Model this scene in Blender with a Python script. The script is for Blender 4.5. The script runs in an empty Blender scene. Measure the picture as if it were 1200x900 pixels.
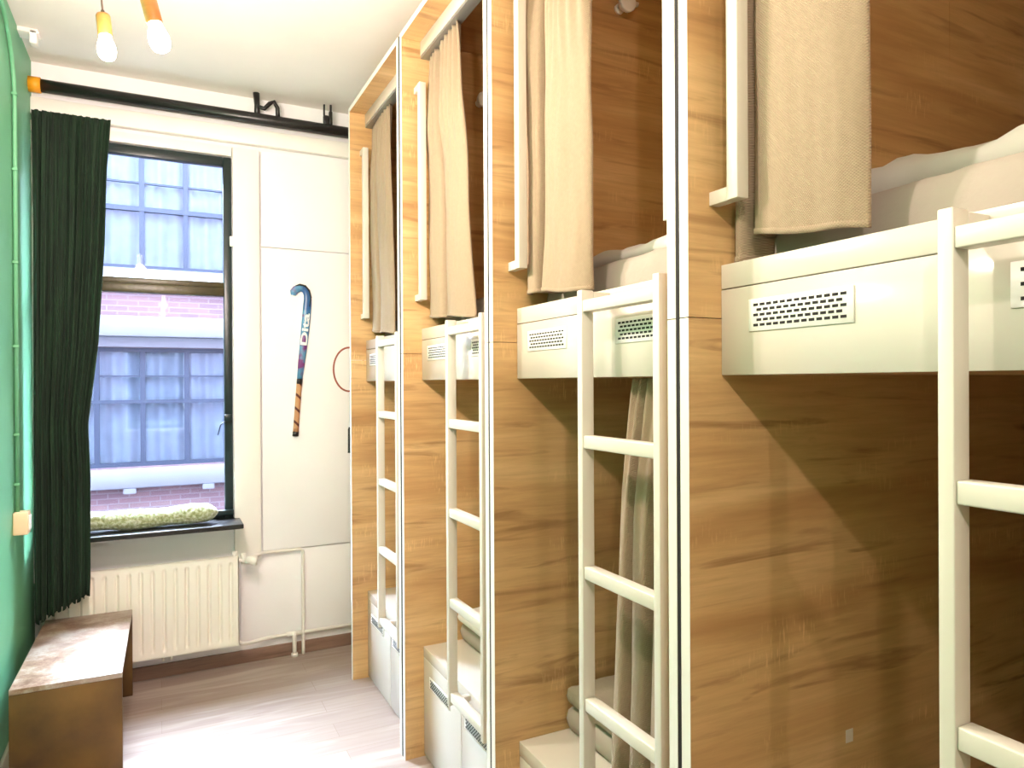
import bpy, bmesh, math, random
from mathutils import Vector, Matrix, noise
random.seed(7)
C = bpy.context.scene.collection
PI = math.pi

# ------------------------------------------------------------ camera
cd = bpy.data.cameras.new('camera'); cam = bpy.data.objects.new('camera', cd); C.objects.link(cam)
F = Vector((0.44799829, 0.8940321, -0.00203211)); R = Vector((0.89401594, -0.44800249, -0.00540955)); U = Vector((0.00574670, -0.00060673, 0.99998330))
m = Matrix.Identity(4)
for i in range(3):
    m[i][0] = R[i]; m[i][1] = U[i]; m[i][2] = -F[i]
m[2][3] = 1.68
cam.matrix_world = m
cd.sensor_width = 36; cd.lens = 824.15 / 1200 * 36; cd.clip_start = 0.02
bpy.context.scene.camera = cam

# ------------------------------------------------------------ world, exposure
vs = bpy.context.scene.view_settings
vs.view_transform = 'Standard'; vs.look = 'None'; vs.gamma = 1; vs.use_curve_mapping = False; vs.exposure = 1.18
w = bpy.data.worlds.new('sky'); bpy.context.scene.world = w; w.use_nodes = True
bg = w.node_tree.nodes['Background']
# overcast sky, brightest where the veiled sun stands beyond the house across the street
SKY_BACK, SKY_SUN = 15.5, 84.0
wt = w.node_tree
def wn(kind, **kw):
    nd = wt.nodes.new(kind)
    for k_, v_ in kw.items(): setattr(nd, k_, v_)
    return nd
tcw = wn('ShaderNodeTexCoord'); dt = wn('ShaderNodeVectorMath', operation='DOT_PRODUCT'); dt.inputs[1].default_value = Vector((-0.12, 0.66, 0.74)).normalized()
wt.links.new(tcw.outputs['Generated'], dt.inputs[0])
mr = wn('ShaderNodeMapRange', interpolation_type='SMOOTHSTEP'); wt.links.new(dt.outputs['Value'], mr.inputs[0])
mr.inputs[1].default_value = 0.55; mr.inputs[2].default_value = 1.0; mr.inputs[3].default_value = SKY_BACK; mr.inputs[4].default_value = SKY_SUN
wt.links.new(mr.outputs[0], bg.inputs[1]); bg.inputs[0].default_value = (0.66, 0.79, 1.0, 1)
BULB_POWER = 31.0
BULB_COLOR = (1.0, 0.80, 0.73)

# ------------------------------------------------------------ materials
def lin(r, g, b):
    f = lambda c: (c / 255 / 12.92) if c / 255 < 0.04045 else ((c / 255 + .055) / 1.055) ** 2.4
    return (f(r), f(g), f(b), 1)
class NT:
    def __init__(s, name):
        s.m = bpy.data.materials.new(name); s.m.use_nodes = True; s.t = s.m.node_tree
        s.b = s.t.nodes['Principled BSDF']; s.out = s.t.nodes['Material Output']
    def n(s, kind, **kw):
        nd = s.t.nodes.new(kind)
        for k, v in kw.items():
            if k in nd.inputs: nd.inputs[k].default_value = v
            else: setattr(nd, k, v)
        return nd
    def l(s, a, b): s.t.links.new(a, b)
    def coord(s, scale=(1, 1, 1), rot=(0, 0, 0)):
        tc = s.n('ShaderNodeTexCoord'); mp = s.n('ShaderNodeMapping')
        mp.inputs['Scale'].default_value = scale; mp.inputs['Rotation'].default_value = rot
        s.l(tc.outputs['Object'], mp.inputs[0]); return mp.outputs[0]
    def ramp(s, fac, stops):
        r = s.n('ShaderNodeValToRGB'); e = r.color_ramp.elements
        while len(e) < len(stops): e.new(0.5)
        for el, (p, c) in zip(e, stops): el.position = p; el.color = c
        s.l(fac, r.inputs[0]); return r.outputs[0]
    def mix(s, fac, a, b, mode='MIX'):
        x = s.n('ShaderNodeMix', data_type='RGBA', blend_type=mode)
        for i, v in ((0, fac), (6, a), (7, b)):
            if hasattr(v, 'links'): s.l(v, x.inputs[i])
            else: x.inputs[i].default_value = v
        return x.outputs[2]
    def bump(s, h, strength, dist=0.01):
        b = s.n('ShaderNodeBump'); b.inputs['Strength'].default_value = strength; b.inputs['Distance'].default_value = dist
        s.l(h, b.inputs['Height']); s.l(b.outputs[0], s.b.inputs['Normal'])
def plain(name, col, rough=0.5, metal=0, var=0.06, vscale=3, bump=0.0, bscale=60, coat=0, spec=0.5):
    t = NT(name); no = t.n('ShaderNodeTexNoise', Scale=vscale, Detail=5.0); t.l(t.coord(), no.inputs['Vector'])
    a = tuple(max(0, c * (1 - var)) for c in col[:3]) + (1,); b = tuple(min(1, c * (1 + var)) for c in col[:3]) + (1,)
    t.l(t.ramp(no.outputs[0], [(0.3, a), (0.7, b)]), t.b.inputs['Base Color'])
    t.b.inputs['Roughness'].default_value = rough; t.b.inputs['Metallic'].default_value = metal
    t.b.inputs['Coat Weight'].default_value = coat; t.b.inputs['Specular IOR Level'].default_value = spec
    if bump:
        n2 = t.n('ShaderNodeTexNoise', Scale=bscale, Detail=3.0); t.l(t.coord(), n2.inputs['Vector']); t.bump(n2.outputs[0], bump)
    return t.m
def wood(name, dark, mid, light, rot=(0, 0, 0), rough=0.42, ticks=0.5):
    """sonoma oak laminate: grain runs along local X"""
    t = NT(name); oi = t.n('ShaderNodeObjectInfo'); sc_ = t.n('ShaderNodeVectorMath', operation='SCALE'); sc_.inputs['Scale'].default_value = 1.37; t.l(oi.outputs['Location'], sc_.inputs[0])
    old = t.coord
    def coord(scale, rot=(0, 0, 0)):
        tc = t.n('ShaderNodeTexCoord'); ad = t.n('ShaderNodeVectorMath', operation='ADD'); t.l(tc.outputs['Object'], ad.inputs[0]); t.l(sc_.outputs[0], ad.inputs[1])
        mp = t.n('ShaderNodeMapping'); mp.inputs['Scale'].default_value = scale; mp.inputs['Rotation'].default_value = rot; t.l(ad.outputs[0], mp.inputs[0]); return mp.outputs[0]
    t.coord = coord
    big = t.n('ShaderNodeTexNoise', Scale=1.0, Detail=3.0, Distortion=0.9); t.l(t.coord((0.9, 5, 5), rot), big.inputs['Vector'])
    fine = t.n('ShaderNodeTexNoise', Scale=1.0, Detail=8.0, Roughness=0.68, Distortion=0.35); t.l(t.coord((3.0, 48, 48), rot), fine.inputs['Vector'])
    med = t.n('ShaderNodeTexNoise', Scale=1.0, Detail=5.0, Distortion=1.6); t.l(t.coord((1.6, 15, 15), rot), med.inputs['Vector'])
    tick = t.n('ShaderNodeTexNoise', Scale=1.0, Detail=2.0); t.l(t.coord((170, 22, 22), rot), tick.inputs['Vector'])
    msk = t.n('ShaderNodeTexNoise', Scale=1.0, Detail=1.0); t.l(t.coord((3.5, 9, 9), rot), msk.inputs['Vector'])
    c1 = t.ramp(big.outputs[0], [(0.30, dark), (0.48, mid), (0.68, light)])
    c2 = t.mix(t.ramp(med.outputs[0], [(0.28, (.9,) * 3 + (1,)), (0.42, (0, 0, 0, 1))]), c1, tuple(v * 0.72 for v in dark[:3]) + (1,))
    c3 = t.mix(t.ramp(fine.outputs[0], [(0.34, (.4,) * 3 + (1,)), (0.60, (0, 0, 0, 1))]), c2, tuple(v * 0.75 for v in dark[:3]) + (1,))
    tk = t.n('ShaderNodeMath', operation='MULTIPLY'); 
    t.l(t.ramp(tick.outputs[0], [(0.55, (0, 0, 0, 1)), (0.66, (1, 1, 1, 1))]), tk.inputs[0]); t.l(t.ramp(msk.outputs[0], [(0.56, (0, 0, 0, 1)), (0.7, (ticks,) * 3 + (1,))]), tk.inputs[1])
    c4 = t.mix(tk.outputs[0], c3, tuple(min(1, v * 1.25) for v in light[:3]) + (1,))
    t.l(c4, t.b.inputs['Base Color']); t.b.inputs['Roughness'].default_value = rough; t.b.inputs['Specular IOR Level'].default_value = 0.4
    t.bump(fine.outputs[0], 0.12, 0.003)
    return t.m
def fabric(name, col, scale=260, bump=0.5, rough=0.95, sheen=0.1):
    t = NT(name); t.b.inputs['Roughness'].default_value = rough; t.b.inputs['Sheen Weight'].default_value = sheen
    tc = t.n('ShaderNodeTexCoord'); sx = t.n('ShaderNodeSeparateXYZ'); t.l(tc.outputs['Object'], sx.inputs[0])
    def sn(sock, k):
        a = t.n('ShaderNodeMath', operation='MULTIPLY'); t.l(sock, a.inputs[0]); a.inputs[1].default_value = k
        b = t.n('ShaderNodeMath', operation='SINE'); t.l(a.outputs[0], b.inputs[0]); return b.outputs[0]
    y, z = sn(sx.outputs[1], scale * 6.28 / 1.6), sn(sx.outputs[2], scale * 6.28 / 1.6)
    mu = t.n('ShaderNodeMath', operation='MULTIPLY'); t.l(y, mu.inputs[0]); t.l(z, mu.inputs[1])
    f = t.n('ShaderNodeMapRange'); t.l(mu.outputs[0], f.inputs[0]); f.inputs[1].default_value = -1; f.inputs[2].default_value = 1
    no = t.n('ShaderNodeTexNoise', Scale=90.0, Detail=4.0); t.l(tc.outputs['Object'], no.inputs['Vector'])
    c = t.mix(f.outputs[0], tuple(v * 0.84 for v in col[:3]) + (1,), tuple(min(1, v * 1.06) for v in col[:3]) + (1,))
    c = t.mix(0.35, c, t.ramp(no.outputs[0], [(0.35, tuple(v * .82 for v in col[:3]) + (1,)), (0.65, col)]))
    t.l(c, t.b.inputs['Base Color']); t.bump(mu.outputs[0], bump, 0.001)
    return t.m
def glass(name, tint=(0.96, 0.98, 0.99, 1), refl=0.6):
    t = NT(name); tr = t.n('ShaderNodeBsdfTransparent'); tr.inputs[0].default_value = tint
    gl = t.n('ShaderNodeBsdfGlossy'); gl.inputs['Roughness'].default_value = 0.02
    fr = t.n('ShaderNodeFresnel'); mx = t.n('ShaderNodeMixShader'); k = t.n('ShaderNodeMath', operation='MULTIPLY'); k.inputs[1].default_value = refl
    t.l(fr.outputs[0], k.inputs[0]); t.l(k.outputs[0], mx.inputs[0]); t.l(tr.outputs[0], mx.inputs[1]); t.l(gl.outputs[0], mx.inputs[2]); t.l(mx.outputs[0], t.out.inputs[0])
    return t.m

M = {}
WD, WM, WL = lin(186, 141, 92), lin(208, 165, 112), lin(221, 183, 131)
M['wood'] = wood('oak_laminate', WD, WM, WL)
M['wood_y'] = wood('oak_laminate_lengthwise', WD, WM, WL, rot=(0, 0, PI / 2))
M['white'] = plain('cream_gloss_laminate', lin(208, 200, 188), rough=0.16, var=0.01, coat=0.3)
M['white_metal'] = plain('cream_powder_coat', lin(212, 205, 192), rough=0.38, var=0.015)
M['vent'] = plain('white_vent_plastic', lin(236, 232, 226), rough=0.35, var=0.01)
M['edge'] = plain('white_edge_band', lin(228, 224, 214), rough=0.4, var=0.01)
M['dark'] = plain('dark_slot', lin(24, 19, 17), rough=0.8)
M['track'] = plain('grey_curtain_track', lin(150, 150, 145), rough=0.4, metal=0.6)
M['curtain'] = fabric('beige_weave', lin(164, 142, 116), scale=300, bump=0.6)
M['sheet'] = plain('bed_sheet', lin(226, 214, 200), rough=0.9, var=0.03, bump=0.1, bscale=25)
M['mattress'] = plain('mattress_cover', lin(172, 158, 146), rough=0.9, var=0.04, bump=0.1)
M['duvet'] = plain('white_duvet', lin(220, 214, 204), rough=0.9, var=0.03, bump=0.25, bscale=14)
M['grey_blanket'] = plain('taupe_blanket', lin(150, 138, 118), rough=0.95, var=0.06, bump=0.3)
M['paint_white'] = plain('white_wall_paint', lin(246, 245, 246), rough=0.6, var=0.02, vscale=2, bump=0.05, bscale=9)
M['paint_gloss'] = plain('white_joinery_paint', lin(246, 243, 236), rough=0.35, var=0.015)
M['ceiling'] = plain('ceiling_plaster', lin(238, 232, 222), rough=0.85, var=0.05, vscale=1.3, bump=0.08, bscale=6)
M['black_paint'] = plain('black_gloss_paint', lin(30, 28, 28), rough=0.3, var=0.25, vscale=12, bump=0.15, bscale=20)
M['win_frame'] = plain('dark_green_window_paint', lin(16, 36, 38), rough=0.3, var=0.2, vscale=10, bump=0.1)
M['win_rail'] = plain('olive_brown_window_rail', lin(70, 62, 34), rough=0.35, var=0.35, vscale=9, bump=0.15)
M['radiator'] = plain('cream_radiator_enamel', lin(242, 238, 226), rough=0.35, var=0.01)
M['pipe'] = plain('white_pipe_paint', lin(240, 238, 230), rough=0.4, var=0.01)
M['orange'] = plain('orange_tape', lin(240, 160, 20), rough=0.5)
M['bulb_wood'] = wood('beech_socket', lin(160, 96, 46), lin(184, 118, 58), lin(200, 134, 72), rot=(0, PI / 2, 0), ticks=0)
M['cord'] = plain('brown_cord', lin(70, 52, 40), rough=0.7)
M['glass'] = glass('window_glass', refl=.15)
M['far_glass'] = glass('far_window_glass', (0.88, 0.94, 1.0, 1), 0.7)
M['net'] = plain('net_curtain', lin(150, 158, 162), rough=0.9, var=0.08, vscale=6)
M['stone'] = plain('pale_stone', lin(100, 104, 112), rough=0.8, var=0.05)
M['far_frame'] = plain('grey_blue_frame', lin(36, 48, 66), rough=0.5)
M['asphalt'] = plain('street_paving', lin(66, 62, 62), rough=0.9, var=0.15)
M['baseboard'] = wood('brown_baseboard', lin(112, 86, 72), lin(136, 106, 90), lin(150, 122, 106), ticks=0)
M['base_white'] = plain('white_baseboard', lin(232, 226, 206), rough=0.4)

# green wall
t = NT('green_wall_paint'); no = t.n('ShaderNodeTexNoise', Scale=2.0, Detail=5.0); t.l(t.coord(), no.inputs['Vector'])
t.l(t.ramp(no.outputs[0], [(0.3, lin(100, 168, 126)), (0.7, lin(112, 180, 136))]), t.b.inputs['Base Color']); t.b.inputs['Roughness'].default_value = 0.5
n2 = t.n('ShaderNodeTexNoise', Scale=14.0, Detail=3.0); t.l(t.coord(), n2.inputs['Vector']); t.bump(n2.outputs[0], 0.08, 0.01)
M['green'] = t.m
# velvet
t = NT('dark_green_velvet'); no = t.n('ShaderNodeTexNoise', Scale=30.0, Detail=4.0); t.l(t.coord((1, 1, .15)), no.inputs['Vector'])
t.l(t.ramp(no.outputs[0], [(0.3, lin(4, 22, 10)), (0.7, lin(16, 46, 24))]), t.b.inputs['Base Color']); t.b.inputs['Roughness'].default_value = 0.85
t.b.inputs['Sheen Weight'].default_value = 0.13; t.b.inputs['Sheen Roughness'].default_value = 0.35; t.b.inputs['Sheen Tint'].default_value = lin(120, 170, 130)
M['velvet'] = t.m
# floor: planks along X
t = NT('light_oak_floor'); co = t.coord()
br = t.n('ShaderNodeTexBrick', Scale=1.0, offset=0.37); t.l(co, br.inputs['Vector'])
br.inputs['Brick Width'].default_value = 1.2; br.inputs['Row Height'].default_value = 0.14; br.inputs['Mortar Size'].default_value = 0.0012; br.inputs['Bias'].default_value = 0
br.inputs['Color1'].default_value = lin(168, 152, 142); br.inputs['Color2'].default_value = lin(152, 134, 124); br.inputs['Mortar'].default_value = lin(136, 114, 100)
gr = t.n('ShaderNodeTexNoise', Scale=1.0, Detail=7.0, Distortion=0.5); t.l(t.coord((2.2, 34, 1)), gr.inputs['Vector'])
g2 = t.n('ShaderNodeTexNoise', Scale=1.0, Detail=4.0, Distortion=0.8); t.l(t.coord((1.3, 9, 1)), g2.inputs['Vector'])
c = t.mix(t.ramp(gr.outputs[0], [(0.35, (.35,) * 3 + (1,)), (0.62, (0, 0, 0, 1))]), br.outputs[0], lin(140, 120, 108))
c = t.mix(t.ramp(g2.outputs[0], [(0.5, (0, 0, 0, 1)), (0.72, (.5,) * 3 + (1,))]), c, lin(204, 192, 184))
t.l(c, t.b.inputs['Base Color']); t.b.inputs['Roughness'].default_value = 0.38; t.bump(gr.outputs[0], 0.08, 0.002)
M['floor'] = t.m
# worn bench top
t = NT('worn_bench_top'); no = t.n('ShaderNodeTexNoise', Scale=9.0, Detail=9.0, Roughness=0.75); t.l(t.coord(), no.inputs['Vector'])
n2 = t.n('ShaderNodeTexNoise', Scale=2.5, Detail=5.0); t.l(t.coord(), n2.inputs['Vector'])
c = t.ramp(no.outputs[0], [(0.36, lin(108, 74, 54)), (0.50, lin(150, 122, 102)), (0.62, lin(180, 166, 154))])
c = t.mix(t.ramp(n2.outputs[0], [(0.42, (0, 0, 0, 1)), (0.6, (.6,) * 3 + (1,))]), c, lin(170, 158, 148))
t.l(c, t.b.inputs['Base Color']); t.b.inputs['Roughness'].default_value = 0.4; t.bump(no.outputs[0], 0.1, 0.003)
M['bench_top'] = t.m
t = NT('brown_bench_side'); no = t.n('ShaderNodeTexNoise', Scale=4.0, Detail=6.0); t.l(t.coord((1, 1, 1)), no.inputs['Vector'])
t.l(t.ramp(no.outputs[0], [(0.32, lin(70, 44, 16)), (0.55, lin(100, 70, 26)), (0.72, lin(118, 84, 34))]), t.b.inputs['Base Color']); t.b.inputs['Roughness'].default_value = 0.55
M['bench_side'] = t.m
# brick facade
t = NT('pale_red_brick'); tc = t.n('ShaderNodeTexCoord'); sx = t.n('ShaderNodeSeparateXYZ'); cx = t.n('ShaderNodeCombineXYZ'); t.l(tc.outputs['Object'], sx.inputs[0]); t.l(sx.outputs[0], cx.inputs[0]); t.l(sx.outputs[2], cx.inputs[1])
br = t.n('ShaderNodeTexBrick', Scale=1.0); t.l(cx.outputs[0], br.inputs['Vector']); br.inputs['Brick Width'].default_value = .22; br.inputs['Row Height'].default_value = .065; br.inputs['Mortar Size'].default_value = .008
br.inputs['Color1'].default_value = lin(112, 90, 94); br.inputs['Color2'].default_value = lin(98, 80, 88); br.inputs['Mortar'].default_value = lin(112, 102, 108)
t.l(br.outputs[0], t.b.inputs['Base Color']); t.b.inputs['Roughness'].default_value = 0.9
M['brick'] = t.m
# green-white draught roll
t = NT('mossy_roll'); no = t.n('ShaderNodeTexNoise', Scale=60.0, Detail=6.0); t.l(t.coord(), no.inputs['Vector'])
t.l(t.ramp(no.outputs[0], [(0.35, lin(138, 146, 96)), (0.52, lin(176, 184, 146)), (0.66, lin(206, 212, 192))]), t.b.inputs['Base Color']); t.b.inputs['Roughness'].default_value = 1.0; t.b.inputs['Sheen Weight'].default_value = 0.6
t.bump(no.outputs[0], 0.8, 0.01); M['roll'] = t.m
# hockey stick shaft: blue with purple patches
t = NT('blue_purple_stick'); no = t.n('ShaderNodeTexNoise', Scale=8.0, Detail=3.0); t.l(t.coord((1, 1, 1)), no.inputs['Vector'])
t.l(t.ramp(no.outputs[0], [(0.4, lin(50, 96, 150)), (0.5, lin(90, 150, 190)), (0.58, lin(120, 52, 120))]), t.b.inputs['Base Color']); t.b.inputs['Roughness'].default_value = 0.3
M['stick'] = t.m
t = NT('tan_grip'); wv = t.n('ShaderNodeTexWave', Scale=7.0); wv.bands_direction = 'DIAGONAL'; t.l(t.coord((1, 0.01, 1)), wv.inputs['Vector'])
t.l(t.ramp(wv.outputs[0], [(0.86, lin(196, 146, 104)), (0.93, lin(90, 44, 34))]), t.b.inputs['Base Color']); t.b.inputs['Roughness'].default_value = 0.8
M['grip'] = t.m
M['grip_plain'] = plain('tan_grip_plain', lin(196, 148, 108), rough=0.8, var=0.1, vscale=20)
M['white_print'] = plain('white_print', lin(240, 242, 246), rough=0.4, var=0)
M['racket'] = plain('red_brown_racket', lin(160, 84, 66), rough=0.35)
M['string'] = plain('racket_string', lin(230, 230, 228), rough=0.5)
M['switch'] = plain('cream_plastic', lin(236, 208, 170), rough=0.35, var=0.01)
t = NT('lit_bulb'); em = t.n('ShaderNodeEmission'); em.inputs[0].default_value = (1.0, 0.9, 0.72, 1); em.inputs[1].default_value = 14.0; t.l(em.outputs[0], t.out.inputs[0])
M['bulb'] = t.m

# ------------------------------------------------------------ mesh helpers
class MB:
    """collects shapes into one bmesh"""
    def __init__(s): s.bm = bmesh.new(); s.mi = 0
    def _tag(s, faces):
        for f in faces: f.material_index = s.mi
    def box(s, x0, x1, y0, y1, z0, z1, bev=0.0, seg=2):
        b = bmesh.new(); r = bmesh.ops.create_cube(b, size=1)
        bmesh.ops.scale(b, vec=(abs(x1 - x0), abs(y1 - y0), abs(z1 - z0)), verts=b.verts)
        bmesh.ops.translate(b, vec=((x0 + x1) / 2, (y0 + y1) / 2, (z0 + z1) / 2), verts=b.verts)
        if bev: bmesh.ops.bevel(b, geom=list(b.edges), offset=bev, segments=seg, profile=0.5, affect='EDGES')
        s.join(b, smooth=bool(bev)); return s
    def join(s, b, smooth=False, mat=None):
        if mat: b.transform(mat)
        for f in b.faces: f.material_index = s.mi; f.smooth = smooth
        me = bpy.data.meshes.new('t'); b.to_mesh(me); b.free(); s.bm.from_mesh(me); bpy.data.meshes.remove(me)
    def tube(s, pts, r, seg=12, cap=True):
        pts = [Vector(p) for p in pts]; rs = r if isinstance(r, (list, tuple)) else [r] * len(pts); rings = []; b = bmesh.new(); ref = None
        for i, p in enumerate(pts):
            d = (pts[min(i + 1, len(pts) - 1)] - pts[max(i - 1, 0)]).normalized()
            if ref is None: ref = Vector((0, 0, 1)) if abs(d.z) < .9 else Vector((0, 1, 0))
            a = (ref - d * ref.dot(d)).normalized(); ref = a; c = d.cross(a)
            rings.append([b.verts.new(p + (a * math.cos(2 * PI * k / seg) + c * math.sin(2 * PI * k / seg)) * rs[i]) for k in range(seg)])
        for A, B in zip(rings, rings[1:]):
            for k in range(seg): b.faces.new((A[k], A[(k + 1) % seg], B[(k + 1) % seg], B[k]))
        if cap: b.faces.new(rings[0]); b.faces.new(rings[-1])
        bmesh.ops.recalc_face_normals(b, faces=b.faces); s.join(b, True); return s
    def lathe(s, prof, seg=28, mat=None):
        b = bmesh.new(); rings = []
        for (r, z) in prof:
            rings.append([b.verts.new((max(r, 1e-4) * math.cos(2 * PI * k / seg), max(r, 1e-4) * math.sin(2 * PI * k / seg), z)) for k in range(seg)])
        for A, B in zip(rings, rings[1:]):
            for k in range(seg): b.faces.new((A[k], A[(k + 1) % seg], B[(k + 1) % seg], B[k]))
        b.faces.new(rings[0]); b.faces.new(rings[-1]); bmesh.ops.recalc_face_normals(b, faces=b.faces); s.join(b, True, mat); return s
    def sheet(s, fn, nu, nv, smooth=True, flip=False):
        b = bmesh.new(); g = [[b.verts.new(fn(i / nu, j / nv)) for j in range(nv + 1)] for i in range(nu + 1)]
        for i in range(nu):
            for j in range(nv):
                q = (g[i][j], g[i + 1][j], g[i + 1][j + 1], g[i][j + 1]); b.faces.new(q[::-1] if flip else q)
        s.join(b, smooth); return s
    def prism(s, pts, y0, y1):
        """polygon in XZ extruded in Y"""
        b = bmesh.new(); A = [b.verts.new((x, y0, z)) for x, z in pts]; B = [b.verts.new((x, y1, z)) for x, z in pts]; n = len(pts)
        b.faces.new(A); b.faces.new(B[::-1])
        for k in range(n): b.faces.new((A[k], B[k], B[(k + 1) % n], A[(k + 1) % n]))
        bmesh.ops.recalc_face_normals(b, faces=b.faces); s.join(b); return s
    def build(s, name, mats, parent=None, origin=None):
        me = bpy.data.meshes.new(name)
        if origin: s.bm.transform(Matrix.Translation(-Vector(origin)))
        s.bm.to_mesh(me); s.bm.free()
        for mm in (mats if isinstance(mats, (list, tuple)) else [mats]): me.materials.append(M[mm])
        o = bpy.data.objects.new(name, me); C.objects.link(o)
        if origin: o.location = origin
        if parent: o.parent = parent
        return o
def flat(o):
    return o
def tag(o, label, cat, group=None, kind=None):
    o['label'] = label; o['category'] = cat
    if group: o['group'] = group
    if kind: o['kind'] = kind
    return o
def thing(name, loc, label, cat, group=None, rot=(0, 0, 0)):
    o = bpy.data.objects.new(name, None); C.objects.link(o); o.location = loc; o.rotation_euler = rot; o.empty_display_size = .1
    return tag(o, label, cat, group)
def struct(o): o['kind'] = 'structure'; return o
def kids(o): return [c for c in bpy.data.objects if c.parent == o]
def copy_tree(o, parent=None):
    ks = kids(o); c = o.copy(); C.objects.link(c)
    if parent: c.parent = parent
    for k in ks: copy_tree(k, c)
    return c
def solid(o, t=0.002):
    s = o.modifiers.new('thickness', 'SOLIDIFY'); s.thickness = t; s.offset = 0; return o

# ------------------------------------------------------------ room
W = 4.574; CZ = 3.415; LX = -0.606; RX = 3.08; BY = -2.6
struct(MB().box(LX - .1, RX + .1, BY - .1, W + .1, -.1, 0).build('floor', 'floor'))
struct(MB().box(LX - .1, RX + .1, BY - .1, W + .1, CZ, CZ + .1).build('ceiling', 'ceiling'))
struct(MB().box(LX - .1, LX, BY, W + .1, 0, CZ).build('wall_left', 'green'))
struct(MB().box(RX, RX + .1, BY, W + .1, 0, CZ).build('wall_right', 'paint_white'))
struct(MB().box(LX - .1, RX + .1, BY - .1, BY, 0, CZ).build('wall_back', 'paint_white'))
# window wall with an opening X -.52...39, Z .88...3.03
WX0, WX1, WZ0, WZ1 = -0.52, 0.39, 0.87, 3.03
wl = MB()
wl.box(LX, WX0, W - .05, W + .1, 0, CZ); wl.box(WX1, RX, W - .05, W + .1, 0, CZ)
wl.box(WX0, WX1, W - .05, W + .1, 0, WZ0); wl.box(WX0, WX1, W - .05, W + .1, WZ1, CZ)
WF = W - .05                                                          # face of the wall, 4.524
struct(wl.build('wall_window', 'paint_white'))
struct(MB().box(LX, RX, W - .10, WF, 3.12, 3.215, .006).build('trim_1', 'paint_gloss'))      # cream ledge under the black pipe
# window casing, panelling joints
cs = MB(); cs.box(WX1 + .005, .545, WF - .04, WF, .62, 3.092, .003); cs.box(LX, .39, WF - .038, WF, 3.035, 3.092, .003); cs.box(LX, WX0 - .005, WF - .03, WF, .62, 3.03, .003)
struct(cs.build('trim_2', 'paint_gloss'))
pn = MB(); pn.box(.556, 1.70, WF - .024, WF, 2.515, 3.092, .002); pn.box(.556, 1.70, WF - .024, WF, .665, 2.503, .002); pn.box(.43, 1.7, WF - .008, WF, .12, .655, .002)
struct(pn.build('trim_3', 'paint_white'))
struct(MB().box(LX, RX, WF - .018, WF, 0, .075, .003).build('baseboard_window', 'baseboard'))
struct(MB().box(LX, LX + .016, BY, WF - .02, 0, .11, .004).build('baseboard_left', 'base_white'))
# window: fixed upper light and sash below
wy0, wy1 = WF - .02, WF + .03
wf = MB()
wf.box(WX0, WX0 + .045, wy0, wy1, WZ0, WZ1, .004); wf.box(WX1 - .046, WX1, wy0, wy1, WZ0, WZ1, .004)
wf.box(WX0 + .045, WX1 - .046, wy0, wy1, WZ1 - .055, WZ1, .004)
wf.box(WX0 + .045, WX1 - .046, wy0, wy1, WZ0, WZ0 + .05, .004)
win = struct(wf.build('window_1', 'win_frame'))
rl = MB(); rl.box(WX0 + .045, WX1 - .046, wy0 - .02, wy1, 2.20, 2.25, .005); rl.box(WX0 + .045, WX1 - .046, wy0 - .005, wy1, 2.25, 2.285, .004)
o = rl.build('transom', 'win_rail', win); o['label'] = 'olive brown weathered transom rail'
MB().box(WX0 + .04, WX1 - .04, WF + .005, WF + .009, WZ0 + .04, 2.21).build('pane', 'glass', win)
MB().box(WX0 + .04, WX1 - .04, WF + .005, WF + .009, 2.26, WZ1 - .05).build('pane', 'glass', win)
hw = MB(); hw.box(WX1 - .012, WX1 + .012, wy0 - .018, wy0, 2.50, 2.56, .003); o = hw.build('catch', 'pipe', win); o['label'] = 'small white window catch'
hw = MB(); hw.box(WX1 - .05, WX1 - .008, wy0 - .03, wy0, 1.46, 1.50, .004); hw.tube([(WX1 - .03, wy0 - .025, 1.47), (WX1 - .07, wy0 - .03, 1.44), (WX1 - .085, wy0 - .03, 1.38)], .004, 8)
hw.box(WX1 - .10, WX1, wy0 - .03, wy0, .905, .935, .004); hw.build('sash_latch', 'win_frame', win)
struct(MB().box(-.56, .425, 4.27, WF + .02, .855, .882, .005).build('trim_4', 'black_paint'))       # black window board

# draught roll on the window board
rb = MB(); pts = []; rr = []
for i in range(41):
    u = i / 40; x = -.50 + u * .80; pts.append((x, 4.40, .884 + .056 + .004 * math.sin(u * 9)))
    e = min(1, math.sqrt(max(0.02, min(u, 1 - u) * 14))); rr.append((.054 + .004 * math.sin(u * 17)) * e)
rb.tube(pts, rr, 20); ro = rb.build('draught_roll', 'roll')
tag(ro, 'fluffy green and white draught roll lying on the black window board', 'cushion')
tx = bpy.data.textures.new('fuzz', 'CLOUDS'); tx.noise_scale = .02
sb = ro.modifiers.new('sub', 'SUBSURF'); sb.levels = sb.render_levels = 2
dm = ro.modifiers.new('fuzz', 'DISPLACE'); dm.texture = tx; dm.strength = .007; dm.mid_level = .5

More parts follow.
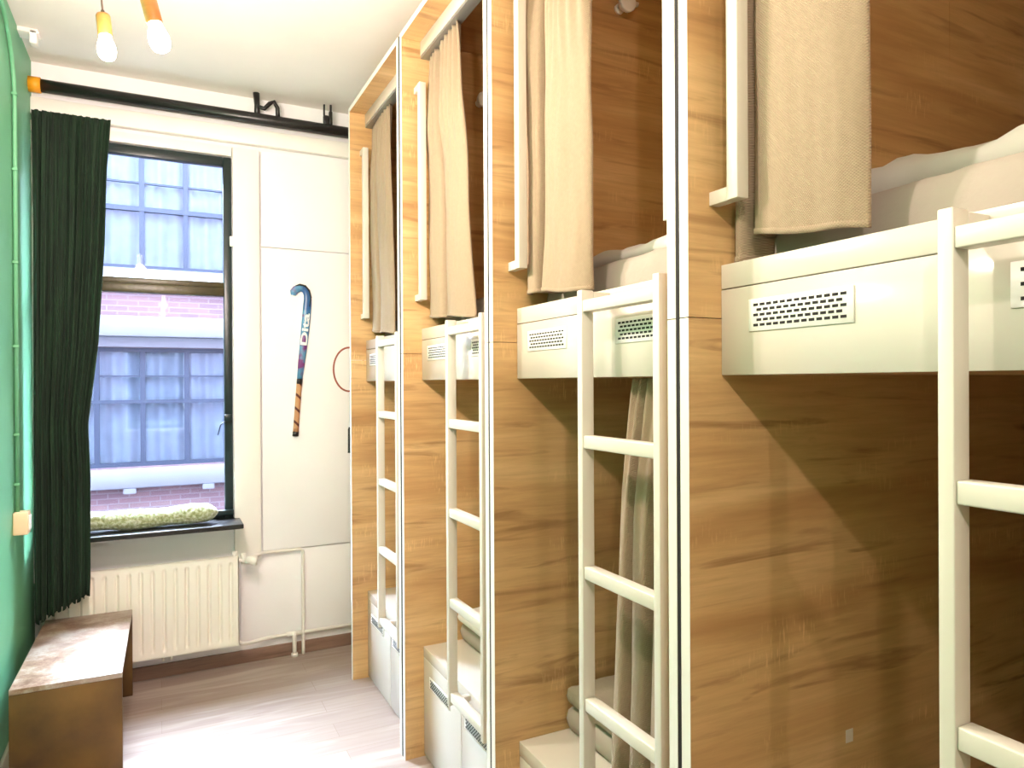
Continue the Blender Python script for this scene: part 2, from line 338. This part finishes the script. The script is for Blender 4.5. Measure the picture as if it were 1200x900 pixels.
# black pipe above the window, orange tape, fittings
pt = thing('overhead_pipe', (0, WF - .09, 3.215), 'long black painted pipe running under the ceiling above the window', 'pipe')
py = 0; pz = .047
MB().tube([(LX + .05, py, pz), (1.9, py, pz)], .034, 20).build('pipe_run', 'black_paint', pt)
o = MB().tube([(LX, py, pz), (LX + .055, py, pz)], .040, 16).build('tape', 'orange', pt); o['label'] = 'orange tape at the pipe end'
b = MB(); b.tube([(.53, py, pz), (.53, py, pz + .08), (.525, py, pz + .17)], [.018, .016, .02], 12)
b.tube([(.53, py, pz + .075), (.57, py - .01, pz + .065), (.60, py - .01, pz + .10), (.625, py - .01, pz + .115), (.645, py - .01, pz + .08), (.65, py, pz)], .013, 10)
b.build('hose_fitting', 'black_paint', pt)
b = MB(); b.box(.92, .95, py - .015, py + .015, pz + .03, pz + .085, .003); b.tube([(.925, py, pz), (.925, py, pz + .17)], .006, 8); b.tube([(.962, py - .01, pz + .0), (.964, py - .01, pz + .20)], .007, 8); b.box(.952, .972, py - .022, py + .006, pz + .03, pz + .11, .003)
b.build('pipe_clamp', 'black_paint', pt)
# ceiling bracket in the corner
b = MB(); b.box(LX + .0, LX + .085, 4.10, 4.14, CZ - .012, CZ, .002); b.box(LX + .05, LX + .08, 4.10, 4.16, CZ - .07, CZ - .005, .003); b.box(LX, LX + .09, 4.10, 4.19, CZ - .02, CZ - .01, .002)
tag(b.build('ceiling_bracket', 'paint_gloss'), 'small white bracket in the ceiling corner above the green wall', 'bracket')

# conduit and switch on the green wall
ct = thing('wall_conduit', (LX + .012, 3.95, 0), 'green painted conduit climbing the green wall above the switch', 'conduit')
b = MB(); b.tube([(0, 0, 1.08), (0, 0, 3.02), (0, -.02, 3.10), (0, -.06, 3.17), (0, -.14, 3.25), (0, -.25, 3.31), (0, -.6, 3.40)], .0095, 12); b.build('tube', 'green', ct)
for z in (1.22, 1.45, 1.86, 2.25, 2.68, 3.03):
    MB().box(-.012, .012, -.016, .016, z - .006, z + .006, .002).build('clip', 'green', ct)
st = thing('light_switch', (LX, 3.95, 1.04), 'cream surface mounted switch box on the green wall', 'switch')
MB().box(0, .058, -.04, .04, -.052, .052, .004).build('housing', 'switch', st); MB().box(.058, .064, -.028, .028, -.035, .035, .003).build('rocker', 'pipe', st)

# radiator
rd = thing('radiator', (0, 4.36, .165), 'cream ribbed panel radiator below the window', 'radiator')
x0, x1, H = -.56, .405, .512
def rad(u, v):
    x = x0 + .0 + (x1 - x0) * u; z = H * v
    g = ((x - x0 - .03) / .0575) % 1.0; gr = 0.5 - 0.5 * math.cos(2 * PI * g); gr = max(0, 1 - abs(g - .5) / .2)
    e = min(1, max(0, (min(v, 1 - v) - .055) / .03)); ex = 1 if x0 + .02 < x < x1 - .02 else 0
    return (x, .018 * (gr ** .7) * e * ex - .0, z)
b = MB(); b.sheet(rad, 340, 48); b.box(x0, x1, .021, .03, 0, H, .002)
b.box(x0, x1, .0, .03, H - .004, H + .004, .002); b.box(x0, x0 + .004, 0, .03, 0, H); b.box(x1 - .004, x1, 0, .03, 0, H); b.box(x0, x1, 0, .03, -.003, .002)
b.build('front_panel', 'radiator', rd)
b = MB(); b.box(x0 + .02, x1 - .02, .06, .075, .01, H - .01, .003)
b.build('rear_panel', 'radiator', rd)
b = MB()
for k in range(9): b.box(x0 + .06 + k * .1, x0 + .075 + k * .1, .03, .06, .02, H - .02)
b.build('fins', 'radiator', rd)
b = MB(); b.tube([(x1 - .01, .035, H - .03), (x1 + .05, .035, H - .03)], .012, 12); b.tube([(x1 + .03, .035, H - .045), (x1 + .03, .035, H + .01)], .015, 12)
b.tube([(x1 + .045, .02, H - .03), (x1 + .10, .005, H - .035)], [.02, .026], 16); b.lathe([(0, -.01), (.012, -.01), (.014, .03), (0, .03)], mat=Matrix.Translation((x1 - .02, .02, H)))
b.build('valve', 'pipe', rd)
for xx in (-.02, .02): MB().lathe([(0, 0), (.008, 0), (.008, .03), (0, .03)], 12, Matrix.Translation((xx + .03, .02, -.028))).build('drain_plug', 'pipe', rd)
for xx in (-.45, .28): MB().box(xx, xx + .02, .07, .16, .05, H - .05).build('wall_bracket', 'radiator', rd)
# pipework
pw = thing('heating_pipe', (0, WF - .03, 0), 'white painted heating pipes along the wall right of the radiator', 'pipe')
b = MB(); b.tube([(.43, -.10, .648), (.50, -.06, .655), (.56, -.0, .655), (.775, 0, .655), (.79, 0, .64), (.79, 0, .04), (.79, -0, 0)], .010, 12); b.build('supply_pipe', 'pipe', pw)
b = MB(); b.tube([(.39, -.11, .19), (.42, -.10, .16), (.46, -.04, .135), (.60, 0, .135), (1.7, 0, .135)], .011, 12)
b.tube([(.735, 0, .15), (.735, -.012, .1), (.735, -.014, 0)], .013, 12); b.tube([(.735, -.014, .0), (.735, -.014, .02)], .02, 12)
b.tube([(.69, 0, .135), (.78, 0, .135)], .015, 12); b.tube([(.39, -.11, .165), (.39, -.11, .215)], .016, 12)
b.build('return_pipe', 'pipe', pw)

# green velvet curtain
def vel_x1(z):
    ks = [(.40, -.33), (.63, -.325), (1.2, -.325), (1.47, -.335), (1.9, -.285), (2.4, -.25), (2.8, -.235), (3.1, -.215)]
    for (a, p), (c, q) in zip(ks, ks[1:]):
        if z <= c: return p + (q - p) * max(0, (z - a) / (c - a))
    return ks[-1][1]
def velvet(u, v):
    z = 3.062 - v * (3.062 - .50); xr = vel_x1(z)
    x = LX + .04 + (xr - LX - .04) * u
    ph = u * 11 * 2 * PI; top = max(0, 1 - v * 6); fl = .35 + .65 * min(1, v * 5)
    y = math.sin(ph + .8 * math.sin(v * 2.5 + u * 5)) * (.018 + .008 * math.sin(u * 13)) * (1 - .45 * v) + .022 * v * math.sin(u * 4.3 * 2 * PI + 1.2 + .6 * v) + .006 * math.sin(ph * 2.6 + v * 3) + top * .006 * math.sin(ph * 3)
    z += (-.02 + .12 * u + .008 * math.sin(ph)) * (v ** 6)
    return (x + .004 * math.sin(ph * 1.7 + v * 6), 4.225 + y * fl, z)
b = MB(); b.sheet(velvet, 330, 60); vc = solid(b.build('velvet_curtain', 'velvet'), .003)
tag(vc, 'dark green velvet curtain hanging in the corner left of the window', 'curtain')

# bench
bx0, bx1, by0, by1 = -.542, -.144, 3.41, 4.34
bt = thing('wooden_bench', ((bx0 + bx1) / 2, (by0 + by1) / 2, 0), 'low worn brown wooden bench along the green wall', 'bench', rot=(0, 0, math.radians(-.6)))
hx, hy = (bx1 - bx0) / 2, (by1 - by0) / 2
MB().box(-hx, hx, -hy, hy, .438, .46, .002).build('seat_board', 'bench_top', bt)
for s in (-1, 1): MB().box(-hx, hx, s * hy, s * (hy - .024), 0, .437, .002).build('end_board', 'bench_side', bt)
MB().box(-hx + .02, -hx + .04, -hy + .03, hy - .03, .20, .437, .002).build('rear_rail', 'bench_side', bt)

# hockey stick on the wall
hs = thing('hockey_stick', (.785, WF - .032, 1.36), 'blue and purple field hockey stick hung upside down on the white wall', 'hockey stick')
def ribbon(pts, ws, th, name, mat, parent):
    """flat bar following pts in XZ, half widths ws"""
    bm = bmesh.new(); rings = []
    for i, p in enumerate(pts):
        a = Vector((pts[max(0, i - 1)][0], 0, pts[max(0, i - 1)][1])); c = Vector((pts[min(len(pts) - 1, i + 1)][0], 0, pts[min(len(pts) - 1, i + 1)][1]))
        d = (c - a).normalized(); n = Vector((d.z, 0, -d.x)); P = Vector((p[0], 0, p[1])); ring = []
        for k in range(14):
            an = 2 * PI * k / 14; ring.append(bm.verts.new(P + n * ws[i] * math.cos(an) + Vector((0, th * math.sin(an), 0))))
        rings.append(ring)
    for A, B in zip(rings, rings[1:]):
        for k in range(14): bm.faces.new((A[k], A[(k + 1) % 14], B[(k + 1) % 14], B[k]))
    bm.faces.new(rings[0]); bm.faces.new(rings[-1]); bmesh.ops.recalc_face_normals(bm, faces=bm.faces)
    b = MB(); b.join(bm, True); return b.build(name, mat, parent)
shaft = [(-.008, .345), (.004, .45), (.017, .56), (.030, .68), (.040, .79), (.044, .845), (.041, .875), (.030, .90), (.012, .912), (-.008, .913), (-.027, .903), (-.040, .887), (-.043, .868)]
ws = [.017, .021, .024, .026, .026, .024, .022, .021, .021, .022, .024, .024, .016]
ribbon(shaft, ws, .012, 'shaft', 'stick', hs)
o = ribbon([(.052, .80), (.062, .86), (.052, .90), (.028, .927), (-.004, .934), (-.03, .925)], [.004, .006, .007, .008, .007, .003], .0125, 'hook_stripe', 'black_paint', hs); o['label'] = 'black stripe on the hook'
ribbon([(-.033, .02), (-.026, .12), (-.016, .25), (-.010, .325)], [.0175, .0165, .0165, .017], .0145, 'grip', 'grip', hs)
ribbon([(-.010, .318), (-.007, .35)], [.0175, .018], .0155, 'grip_band', 'black_paint', hs)
ribbon([(-.035, -.004), (-.033, .024)], [.019, .019], .016, 'end_cap', 'black_paint', hs)
fc = bpy.data.curves.new('Dita', 'FONT'); fc.body = 'Dita'; fc.size = .118; fc.extrude = .001; fc.align_x = 'CENTER'; fc.align_y = 'CENTER'; fc.offset = .0032
fo = bpy.data.objects.new('lettering', fc); C.objects.link(fo)
dg = bpy.context.evaluated_depsgraph_get(); me = bpy.data.meshes.new_from_object(fo.evaluated_get(dg)); bpy.data.objects.remove(fo)
me.materials.clear(); me.materials.append(M['white_print'])
lo = bpy.data.objects.new('lettering', me); C.objects.link(lo); lo.parent = hs; lo.location = (.024, -.0135, .645)
lo.matrix_local = Matrix.Translation((.026, -.0140, .655)) @ Matrix.Rotation(math.radians(6), 4, 'Y') @ Matrix.Rotation(-PI / 2, 4, 'Y') @ Matrix.Rotation(PI / 2, 4, 'X') @ Matrix.Scale(.46, 4, (0, 1, 0))
for px_, pz_ in ((.01, .56), (-.022, .22)): MB().tube([(px_, .02, pz_), (px_, 0, pz_)], .004, 8).build('hanging_peg', 'track', hs)

# badminton racket
rk = thing('badminton_racket', (1.088, WF - .022, 1.235), 'badminton racket with red-brown frame on the white wall beside the bunks', 'racket')
hc = .535; a_, b_ = .100, .140
b = MB(); b.tube([(a_ * math.cos(2 * PI * k / 48), 0, hc + b_ * math.sin(2 * PI * k / 48)) for k in range(49)], .006, 10, cap=False); b.build('head_frame', 'racket', rk)
b = MB()
for k in range(-9, 10):
    q = k * .01; hh = b_ * math.sqrt(1 - (q / a_) ** 2); b.tube([(q, 0, hc - hh), (q, 0, hc + hh)], .0006, 5)
for k in range(-13, 14):
    q = k * .01; hh = a_ * math.sqrt(max(0, 1 - (q / b_) ** 2)); b.tube([(-hh, 0, hc + q), (hh, 0, hc + q)], .0006, 5)
b.build('strings', 'string', rk)
MB().tube([(0, 0, .15), (0, 0, hc - b_)], .0045, 10).build('shaft', 'string', rk)
MB().tube([(0, 0, 0), (0, 0, .008), (0, 0, .15), (0, 0, .165)], [.014, .0125, .0115, .007], 10).build('handle', 'black_paint', rk)

# ------------------------------------------------------------ pendant bulbs
def pendant(x, y, z, rot, label, hook=None, power=BULB_POWER):
    t = thing('pendant_lamp', (x, y, z), label, 'lamp', 'bare bulb pendants hanging along the aisle', rot)
    b = MB(); b.lathe([(0, -.034), (.010, -.033), (.019, -.028), (.0245, -.018), (.0265, -.004), (.0255, .009), (.0215, .022), (.0175, .033), (.0165, .044), (0, .044)]); b.build('bulb', 'bulb', t)
    MB().lathe([(0, .042), (.0195, .042), (.0205, .046), (.0205, .10), (.0175, .106), (0, .106)]).build('socket', 'bulb_wood', t)
    MB().lathe([(0, .105), (.006, .105), (.005, .118), (0, .12)], 12).build('cord_grip', 'cord', t)
    Mx = Matrix.Translation((x, y, z)) @ t.rotation_euler.to_matrix().to_4x4()
    top = Mx.inverted() @ Vector(hook if hook else (x, y, CZ)); 
    MB().tube([(0, 0, .115), (0, 0, .15), tuple(Vector((0, 0, .15)).lerp(top, .5) + Vector((0, 0, -.01))), tuple(top)], .0028, 8).build('cord', 'cord', t)
    L = bpy.data.lights.new('bulb_light', 'POINT'); L.energy = power; L.color = BULB_COLOR; L.shadow_soft_size = .03
    lo = bpy.data.objects.new('bulb_light', L); C.objects.link(lo); lo.parent = t; lo.location = (0, 0, -.075)
    return t
def R3(e): return e
pendant(-.140, 2.50, 2.715, (0, math.radians(-5), 0), 'bare bulb pendant in wooden socket, the left one', (-.19, 2.47, CZ))
pendant(.004, 2.09, 2.597, (0, math.radians(-14), 0), 'bare bulb pendant in wooden socket, the right one, tilted', (-.17, 2.1, CZ))
pendant(.05, 1.05, 2.70, (0, 0, 0), 'bare bulb pendant above the near end of the aisle', power=17)
pendant(.05, -.2, 2.70, (0, 0, 0), 'bare bulb pendant overhead, behind the near one', power=17)
pendant(.05, -1.5, 2.70, (0, 0, 0), 'bare bulb pendant at the back of the aisle', power=17)

# ------------------------------------------------------------ bunk units
# local axes: x 0 = front plane going into the bunk, y 0 = face of the far side panel, -y toward the camera
D = .968; PK = [3.964, 3.0115, 2.069, 1.125]; OPEN = .878; TH = .0265; LEN = 2.05; RC = .088; TOP = 3.24; SPL = 1.812
def vent(mb, y0, y1, z0, z1, x):
    mb.mi = 0; mb.box(x - .003, x + .001, y1, y0, z0, z1, .0008, 1)
    mb.mi = 1; rows = 5; cols = 13; wy = abs(y1 - y0) - .022; py_ = wy / cols; pz_ = (z1 - z0 - .014) / rows
    for r in range(rows):
        n = cols if r % 2 == 0 else cols - 1
        for c in range(n):
            yc = max(y0, y1) - .011 - py_ * (c + .5 + (0 if r % 2 == 0 else .5)); zc = z0 + .007 + pz_ * (r + .5)
            mb.box(x - .0036, x - .0028, yc - py_ * .36, yc + py_ * .36, zc - .0026, zc + .0026)
    mb.mi = 0
def make_bunk():
    t = thing('bunk_unit', (D, 0, 0), '', 'bunk bed', 'row of bunk units')
    for (ya, yb) in ((0, TH), (-OPEN - TH, -OPEN)):
        for (za, zb) in ((0, SPL - .001), (SPL + .001, TOP - .026)):
            MB().box(.8745, LEN, ya, yb, za, zb).build('side_panel', 'wood', t)
            p = MB().box(.0012, .8735, ya, yb, za, zb).build('side_panel', 'wood', t)
            MB().box(0, .0011, ya, yb, za, zb).build('edge_band', 'edge', p)
    p = MB().box(.0012, LEN, -OPEN - TH, TH, TOP - .025, TOP).build('top_board', 'wood_y', t); MB().box(0, .0011, -OPEN - TH, TH, TOP - .025, TOP).build('edge_band', 'edge', p)
    MB().box(RC, RC + .018, -OPEN, 0, 3.150, TOP - .026, .001).build('header_board', 'white', t)
    b = MB(); b.box(RC + .002, RC + .05, -OPEN, 0, 3.138, 3.149, .001); b.build('curtain_track', 'track', t)
    MB().box(LEN - .02, LEN - .001, -OPEN, 0, .0, TOP - .026).build('back_panel', 'wood_y', t)
    MB().box(.0012, .03, -OPEN - TH - .0102, -OPEN - TH - .0003, .001, TOP - .003).build('gap_shade', 'dark', t)  # black strip added to stand in for shade in the gap between units
    # upper bed box
    f = MB().box(RC, RC + .018, -OPEN + .001, -.001, 1.693, 1.871, .0008, 1).build('bed_front', 'white', t)
    for (ya, yb) in ((-.08, -.318), (-.564, -.802)):
        v = MB(); vent(v, ya, yb, 1.779, 1.843, RC); v.build('vent_grille', ['vent', 'dark'], f)
    MB().box(RC, RC + .03, -OPEN + .001, -.001, 1.873, 1.924, .0015).build('bed_rim', 'white', t)
    MB().box(RC + .019, LEN - .021, -OPEN + .001, -.001, 1.693, 1.715).build('bed_deck', 'wood_y', t)
    # seat box with two doors
    MB().box(RC, LEN - .021, -OPEN + .001, -.001, .449, .495, .001).build('seat_top', 'white', t)
    cb = MB(); cb.box(RC + .020, RC + .04, -OPEN + .001, -.001, 0, .447); cb.build('seat_base', 'white', t)
    for (ya, yb, va, vb, hy_) in ((-.003, -.4375, -.081, -.324, -.415), (-.4425, -.8775, -.48, -.72, -.47)):
        dr = MB().box(RC, RC + .018, yb, ya, .012, .446, .001).build('door', 'white', t)
        v = MB(); vent(v, va, vb, .337, .387, RC); v.build('vent_grille', ['vent', 'dark'], dr)
        MB().box(RC - .010, RC - .0005, hy_ - .02, hy_ + .02, .432, .438, .001).build('handle', 'track', dr)
    # ladder
    ld = MB(); ld.box(.0, .002, -.6, -.6 + .002, 1, 1.002); ld = None
    lad = MB(); 
    ya, yb = -.515, -.849
    l1 = lad.box(.002, .036, yb + .023, ya - .023, 1.860, 1.890, .002).build('ladder', 'white_metal', t)   # top rail carries the rest
    MB().box(.0, .036, ya - .0225, ya, .462, 1.917, .002).build('stile', 'white_metal', l1)
    MB().box(.0, .036, yb, yb + .0225, .462, 1.917, .002).build('stile', 'white_metal', l1)
    for z in (1.543, 1.207, .868, .512): MB().box(.003, .036, yb + .023, ya - .023, z - .033, z, .003).build('rung', 'white_metal', l1)
    for y_ in (ya - .0225, yb): MB().box(.037, RC - .0005, y_ + .001, y_ + .0215, 1.886, 1.914, .001).build('bracket', 'white_metal', l1)
    for y_ in (ya - .0225, yb): MB().box(.037, RC - .0005, y_ + .001, y_ + .0215, .464, .484, .001).build('bracket', 'white_metal', l1)
    # grab rails on both side panels of the upper berth
    for s, y_ in ((-1, 0), (1, -OPEN)):
        ra, rb_ = y_ + s * .052, y_ + s * .082; lo_, hi = min(ra, rb_), max(ra, rb_)
        g = MB().box(.055, .085, lo_, hi, 2.045, 3.00, .0015).build('grab_rail', 'white_metal', t)
        for z in (2.045, 2.972): MB().box(.057, .083, min(y_, lo_ if s > 0 else y_ - .052), max(y_, hi if s < 0 else lo_) if s < 0 else lo_, z, z + .028, .001).build('bracket', 'white_metal', g)
    return t
def reading_light(parent, x, z):
    rot = Matrix.Rotation(PI / 2, 4, 'X')
    b = MB(); b.lathe([(0, 0), (.018, 0), (.018, .012), (.008, .014), (.008, .03), (0, .03)], 20, Matrix.Translation((x, 0, z)) @ rot)
    b.lathe([(0, .03), (.02, .03), (.031, .045), (.034, .06), (.029, .064), (.0, .058)], 24, Matrix.Translation((x, 0, z)) @ rot)
    b.tube([(x + .02, -.035, z + .012), (x + .045, -.03, z + .02), (x + .062, -.03, z + .018)], [.008, .007, .009], 10)
    return b.build('reading_light', 'paint_gloss', parent)
LB = ['white and oak bunk unit at the far end beside the window wall', 'white and oak bunk unit second from the window wall',
      'white and oak bunk unit third from the window, with a lower curtain', 'nearest white and oak bunk unit at the right edge']
proto = make_bunk(); bunks = []
for i, P in enumerate(PK):
    o = proto if i == 0 else copy_tree(proto)
    o.location = (D, P, 0); o['label'] = LB[i]; bunks.append(o)
reading_light(bunks[1], .375, 2.985); reading_light(bunks[2], .50, 3.005)

# ------------------------------------------------------------ bunk curtains
def bunk_curtain(P, wt, wb, creases, x=1.072, amp=.022, zt=3.137, zb=1.937, label='', seed=0, fn=None, y0=.002, pl=9, backdrop=.02, name='bunk_curtain', grp='beige curtains of the upper berths', dirn=-1, mat='curtain', hs_=.05, lowback=False):
    rnd = random.Random(seed); cr = [0] + creases + [1]
    def f(u, v):
        z = zt + (zb + hs_ * (1 - u) * (0 if (u < creases[0] and lowback) else 1) - zt) * v; wd = wt + (wb - wt) * (v ** .8); k0 = 0
        # large folds
        for a, c in zip(cr, cr[1:]):
            if u <= c or c == 1: tt = (u - a) / (c - a); break
        big = math.sin(PI * min(1, max(0, tt))) ** .55 if 0 < tt < 1 else 0
        k = min(1, v * 3 + .1); pleat = (1 - min(1, v * 2.2)) * .35 * (1 + math.sin(u * pl * 2 * PI + seed))
        drift = .12 * math.sin(v * 3 + seed) * math.sin(u * PI)
        wr = .35 * noise.noise(Vector((u * 4 + seed, v * 3, seed))) + .12 * noise.noise(Vector((u * 12, v * 7, seed)))
        cre = sum(math.exp(-((u - c_) / .03) ** 2) for c_ in creases)
        dx = -amp * (k * (big * .9 + wr * .7 + drift * .5 - 1.9 * cre) + pleat) + .012 * (1 - min(1, v * 4))
        back = backdrop * (1 - u) ** 2
        yy = P + dirn * (y0 + wd * u + .012 * math.sin(v * 4 + u * 6 + seed) * math.sin(PI * u))
        return (x + dx + back + amp * .5, yy, z - .012 * (1 - u) * v ** 8 + .004 * math.sin(u * 9 + seed) * v ** 8)
    b = MB(); b.sheet(f, 150, 90)
    o = solid(b.build(name, mat), .003); tag(o, label, 'curtain', grp)
    # stitched hem as a child
    h = MB(); h.sheet(lambda u, v: tuple(Vector(f(u, 1 - .010 * v)) + Vector((-.0035, 0, 0))), 150, 2); ho = solid(h.build('hem', mat, o), .0025)
    return o
bunk_curtain(PK[0], .40, .45, [.40], label='beige curtain of the farthest upper berth, by the window wall', seed=1, amp=.034)
bunk_curtain(PK[1], .385, .52, [.42], label='beige curtain of the second upper berth, gathered in two folds', seed=2.3, amp=.040)
bunk_curtain(PK[2], .40, .405, [.30], label='beige curtain of the third upper berth, with a dark crease', seed=4.1, amp=.042)
bunk_curtain(PK[3], .31, .325, [.16], label='widest looking beige curtain, on the nearest upper berth', seed=5.7, amp=.034, hs_=.06, lowback=True)
bunk_curtain(PK[2] - OPEN, .31, .42, [.33, .62, .85], x=1.10, amp=.022, zt=1.690, zb=.512, label='taupe curtain hanging in the lower berth behind the third ladder', seed=8.2, grp='curtains of the lower berths', dirn=1, hs_=0)

# ------------------------------------------------------------ bedding
def pad(name, x0, x1, y0, y1, z0, z1, mat, label, cat, grp, rough=.004, bev=.04, seed=0, fn=None, nx=60, ny=40):
    """closed soft pad; top follows fn(x,y)"""
    b = bmesh.new()
    def prof(u, v):
        e = min(u * (x1 - x0), (1 - u) * (x1 - x0), v * (y1 - y0), (1 - v) * (y1 - y0)); k = min(1, e / bev); return math.sqrt(max(0, 1 - (1 - k) ** 2))
    T = []; B = []
    def sp(i, n):                                        # finer spacing near the edges
        t_ = i / n; return t_ - math.sin(2 * PI * t_) / (2 * PI) * .7
    for i in range(nx + 1):
        rt = []; rbm = []
        for j in range(ny + 1):
            u, v = sp(i, nx), sp(j, ny); x = x0 + (x1 - x0) * u; y = y0 + (y1 - y0) * v
            p = prof(u, v); h = (z1 - z0); nz = rough * noise.noise(Vector((x * 9 + seed, y * 9, seed))) + rough * .5 * noise.noise(Vector((x * 25, y * 25, seed)))
            ext = fn(x, y) if fn else 0
            rt.append(b.verts.new((x, y, z0 + h * .5 + (h * .5 + nz + ext) * p))); rbm.append(b.verts.new((x, y, z0 + h * .5 - (h * .5) * p)))
        T.append(rt); B.append(rbm)
    for i in range(nx):
        for j in range(ny):
            b.faces.new((T[i][j], T[i + 1][j], T[i + 1][j + 1], T[i][j + 1])); b.faces.new((B[i][j], B[i][j + 1], B[i + 1][j + 1], B[i + 1][j]))
    for i in range(nx):
        b.faces.new((T[i][0], B[i][0], B[i + 1][0], T[i + 1][0])); b.faces.new((T[i][ny], T[i + 1][ny], B[i + 1][ny], B[i][ny]))
    for j in range(ny):
        b.faces.new((T[0][j], T[0][j + 1], B[0][j + 1], B[0][j])); b.faces.new((T[nx][j], B[nx][j], B[nx][j + 1], T[nx][j + 1]))
    bmesh.ops.remove_doubles(b, verts=b.verts, dist=1e-5); bmesh.ops.recalc_face_normals(b, faces=b.faces)
    m_ = MB(); m_.join(b, True); return tag(m_.build(name, mat), label, cat, grp)
BN = ['farthest', 'second', 'third', 'nearest']
for i, P in enumerate(PK):
    pad('mattress', D + .185, D + LEN - .03, P - OPEN + .01, P - .01, 1.715, 2.03, 'mattress', 'sheeted mattress on the upper berth of the %s bunk' % BN[i], 'mattress', 'upper berth mattresses', rough=.006, bev=.035, seed=i * 3.3)
    pad('mattress', D + .26, D + LEN - .03, P - OPEN + .01, P - .01, .495, .585, 'mattress', 'mattress on the lower berth of the %s bunk' % BN[i], 'mattress', 'lower berth mattresses', rough=.006, bev=.03, seed=i * 2.1 + 9)
def crumple(amp, s, slope=0, xa=0):
    return lambda x, y: amp * (abs(noise.noise(Vector((x * 3 + s, y * 4, s)))) * 1.4 + .5 * noise.noise(Vector((x * 7 + y * 5, y * 8, s + 3)))) + slope * max(0, x - xa)
pad('duvet', D + .33, D + 1.7, PK[3] - OPEN + .02, PK[3] - .012, 2.037, 2.105, 'duvet', 'crumpled white duvet on the nearest upper berth', 'duvet', 'white duvets', rough=.01, bev=.05, seed=3, fn=crumple(.038, 1.3, .05, D + .3))
pad('duvet', D + .28, D + 1.6, PK[2] - OPEN + .02, PK[2] - .03, 2.037, 2.08, 'duvet', 'crumpled white duvet on the third upper berth', 'duvet', 'white duvets', rough=.01, bev=.05, seed=6, fn=crumple(.032, 4.7, .05, D + .3))
pad('duvet', D + .235, D + .9, PK[1] - OPEN + .02, PK[1] - .04, .592, .645, 'duvet', 'folded white duvet on the lower berth of the second bunk', 'duvet', 'white duvets', rough=.008, bev=.03, seed=11, fn=crumple(.015, 7.7))
pad('blanket', D + .25, D + 1.2, PK[2] - OPEN + .02, PK[2] - .03, .592, .66, 'grey_blanket', 'taupe blanket on the lower berth of the third bunk', 'blanket', None, rough=.008, bev=.03, seed=13, fn=crumple(.02, 2.7))
b = MB(); b.box(1.446 - .012, 1.446 + .012, 1.1235, 1.1245, .83, .86); tag(b.build('wall_sticker', 'sheet'), 'tiny pale sticker low on the nearest oak panel', 'sticker')

# ------------------------------------------------------------ street and the house opposite
cl = MB()
for bx in ((-9, WX0 - .03, -3.3, 7), (WX1 + .03, 9, -3.3, 7), (WX0 - .03, WX1 + .03, -3.3, WZ0 - .04), (WX0 - .03, WX1 + .03, WZ1 + .04, 7)):
    cl.box(bx[0], bx[1], W + .101, W + .30, bx[2], bx[3])
struct(cl.build('wall_outer', 'brick'))
struct(MB().box(-14, 14, W + .3, 9.5, -3.4, -3.3).build('ground', 'asphalt'))
FY = 9.5
hb = thing('brick_house', (0, FY, -3.3), 'brick house across the street with pale stone bands and multi-pane windows', 'building')
hb_z = 3.3
wins = []
for kx in (-3, -2, -1, 0, 1, 2, 3):
    x0_ = -1.14 + kx * 2.6
    for (za, zb) in ((-2.2, -.4), (.70, 2.12), (3.06, 4.65)): wins.append((x0_, x0_ + 1.92, za, zb))
def Z(z): return z + hb_z
b = MB(); xs = sorted(set([-10.5, 10.5] + [w_[0] for w_ in wins] + [w_[1] for w_ in wins])); zs = [-3.3, -2.2, -.4, .70, 2.12, 3.06, 4.65, 4.95]
for xa, xb in zip(xs, xs[1:]):
    for za, zb in zip(zs, zs[1:]):
        if any(abs(w_[0] - xa) < 1e-6 and abs(w_[2] - za) < 1e-6 for w_ in wins): continue
        b.box(xa, xb, 0, .3, Z(za), Z(zb))
b.build('wall', 'brick', hb)
MB().box(-10.5, 10.5, -.16, .001, Z(2.245), Z(2.485), .01).build('cornice', 'stone', hb)
MB().box(-10.5, 10.5, -.06, .001, Z(2.125), Z(2.243), .005).build('frieze', 'stone', hb)
b = MB(); b.box(-10.5, 10.5, -.12, .001, Z(.46), Z(.685), .01)
for k in range(-11, 12):
    b.box(-.385 + k * .85, -.255 + k * .85, -.13, .001, Z(.40), Z(.46))
b.build('sill_band', 'stone', hb)
MB().box(-10.5, 10.5, -.12, .001, Z(2.86), Z(3.05), .01).build('sill_band', 'stone', hb)
MB().box(-10.5, 10.5, -.3, .35, Z(4.88), Z(5.0), .02).build('cornice', 'stone', hb)
for (xa, xb, za, zb) in wins:
    near = abs((xa + xb) / 2) < 4 and za > 0
    fr = MB(); n = 4; st_ = (xb - xa) / n
    for k in range(n + 1):
        xx = xa + k * st_; fr.box(max(xa, xx - .028), min(xb, xx + .028), .04, .10, Z(za), Z(zb))
    fr.box(xa, xb, .041, .099, Z(za), Z(za + .05)); fr.box(xa, xb, .041, .099, Z(zb - .05), Z(zb))
    h = zb - za; low = za < 2
    fr.box(xa, xb, .035, .095, Z(za + h * (.53 if low else .44)), Z(za + h * (.56 if low else .475)))
    fr.box(xa, xb, .05, .09, Z(za + h * (.755 if low else .65)), Z(za + h * (.768 if low else .663)))
    f_ = fr.build('window_frame', 'far_frame', hb)
    MB().box(xa, xb, .066, .07, Z(za), Z(zb)).build('pane', 'far_glass', f_)
    cu = MB(); wv = 70
    cu.sheet(lambda u, v: (xa + .01 + (xb - xa - .02) * u, .13 + .018 * math.sin(u * wv) + .01 * math.sin(u * 31), Z(za + (zb - za) * v)), 160 if near else 30, 1)
    cu.build('net_curtain', 'net', f_)
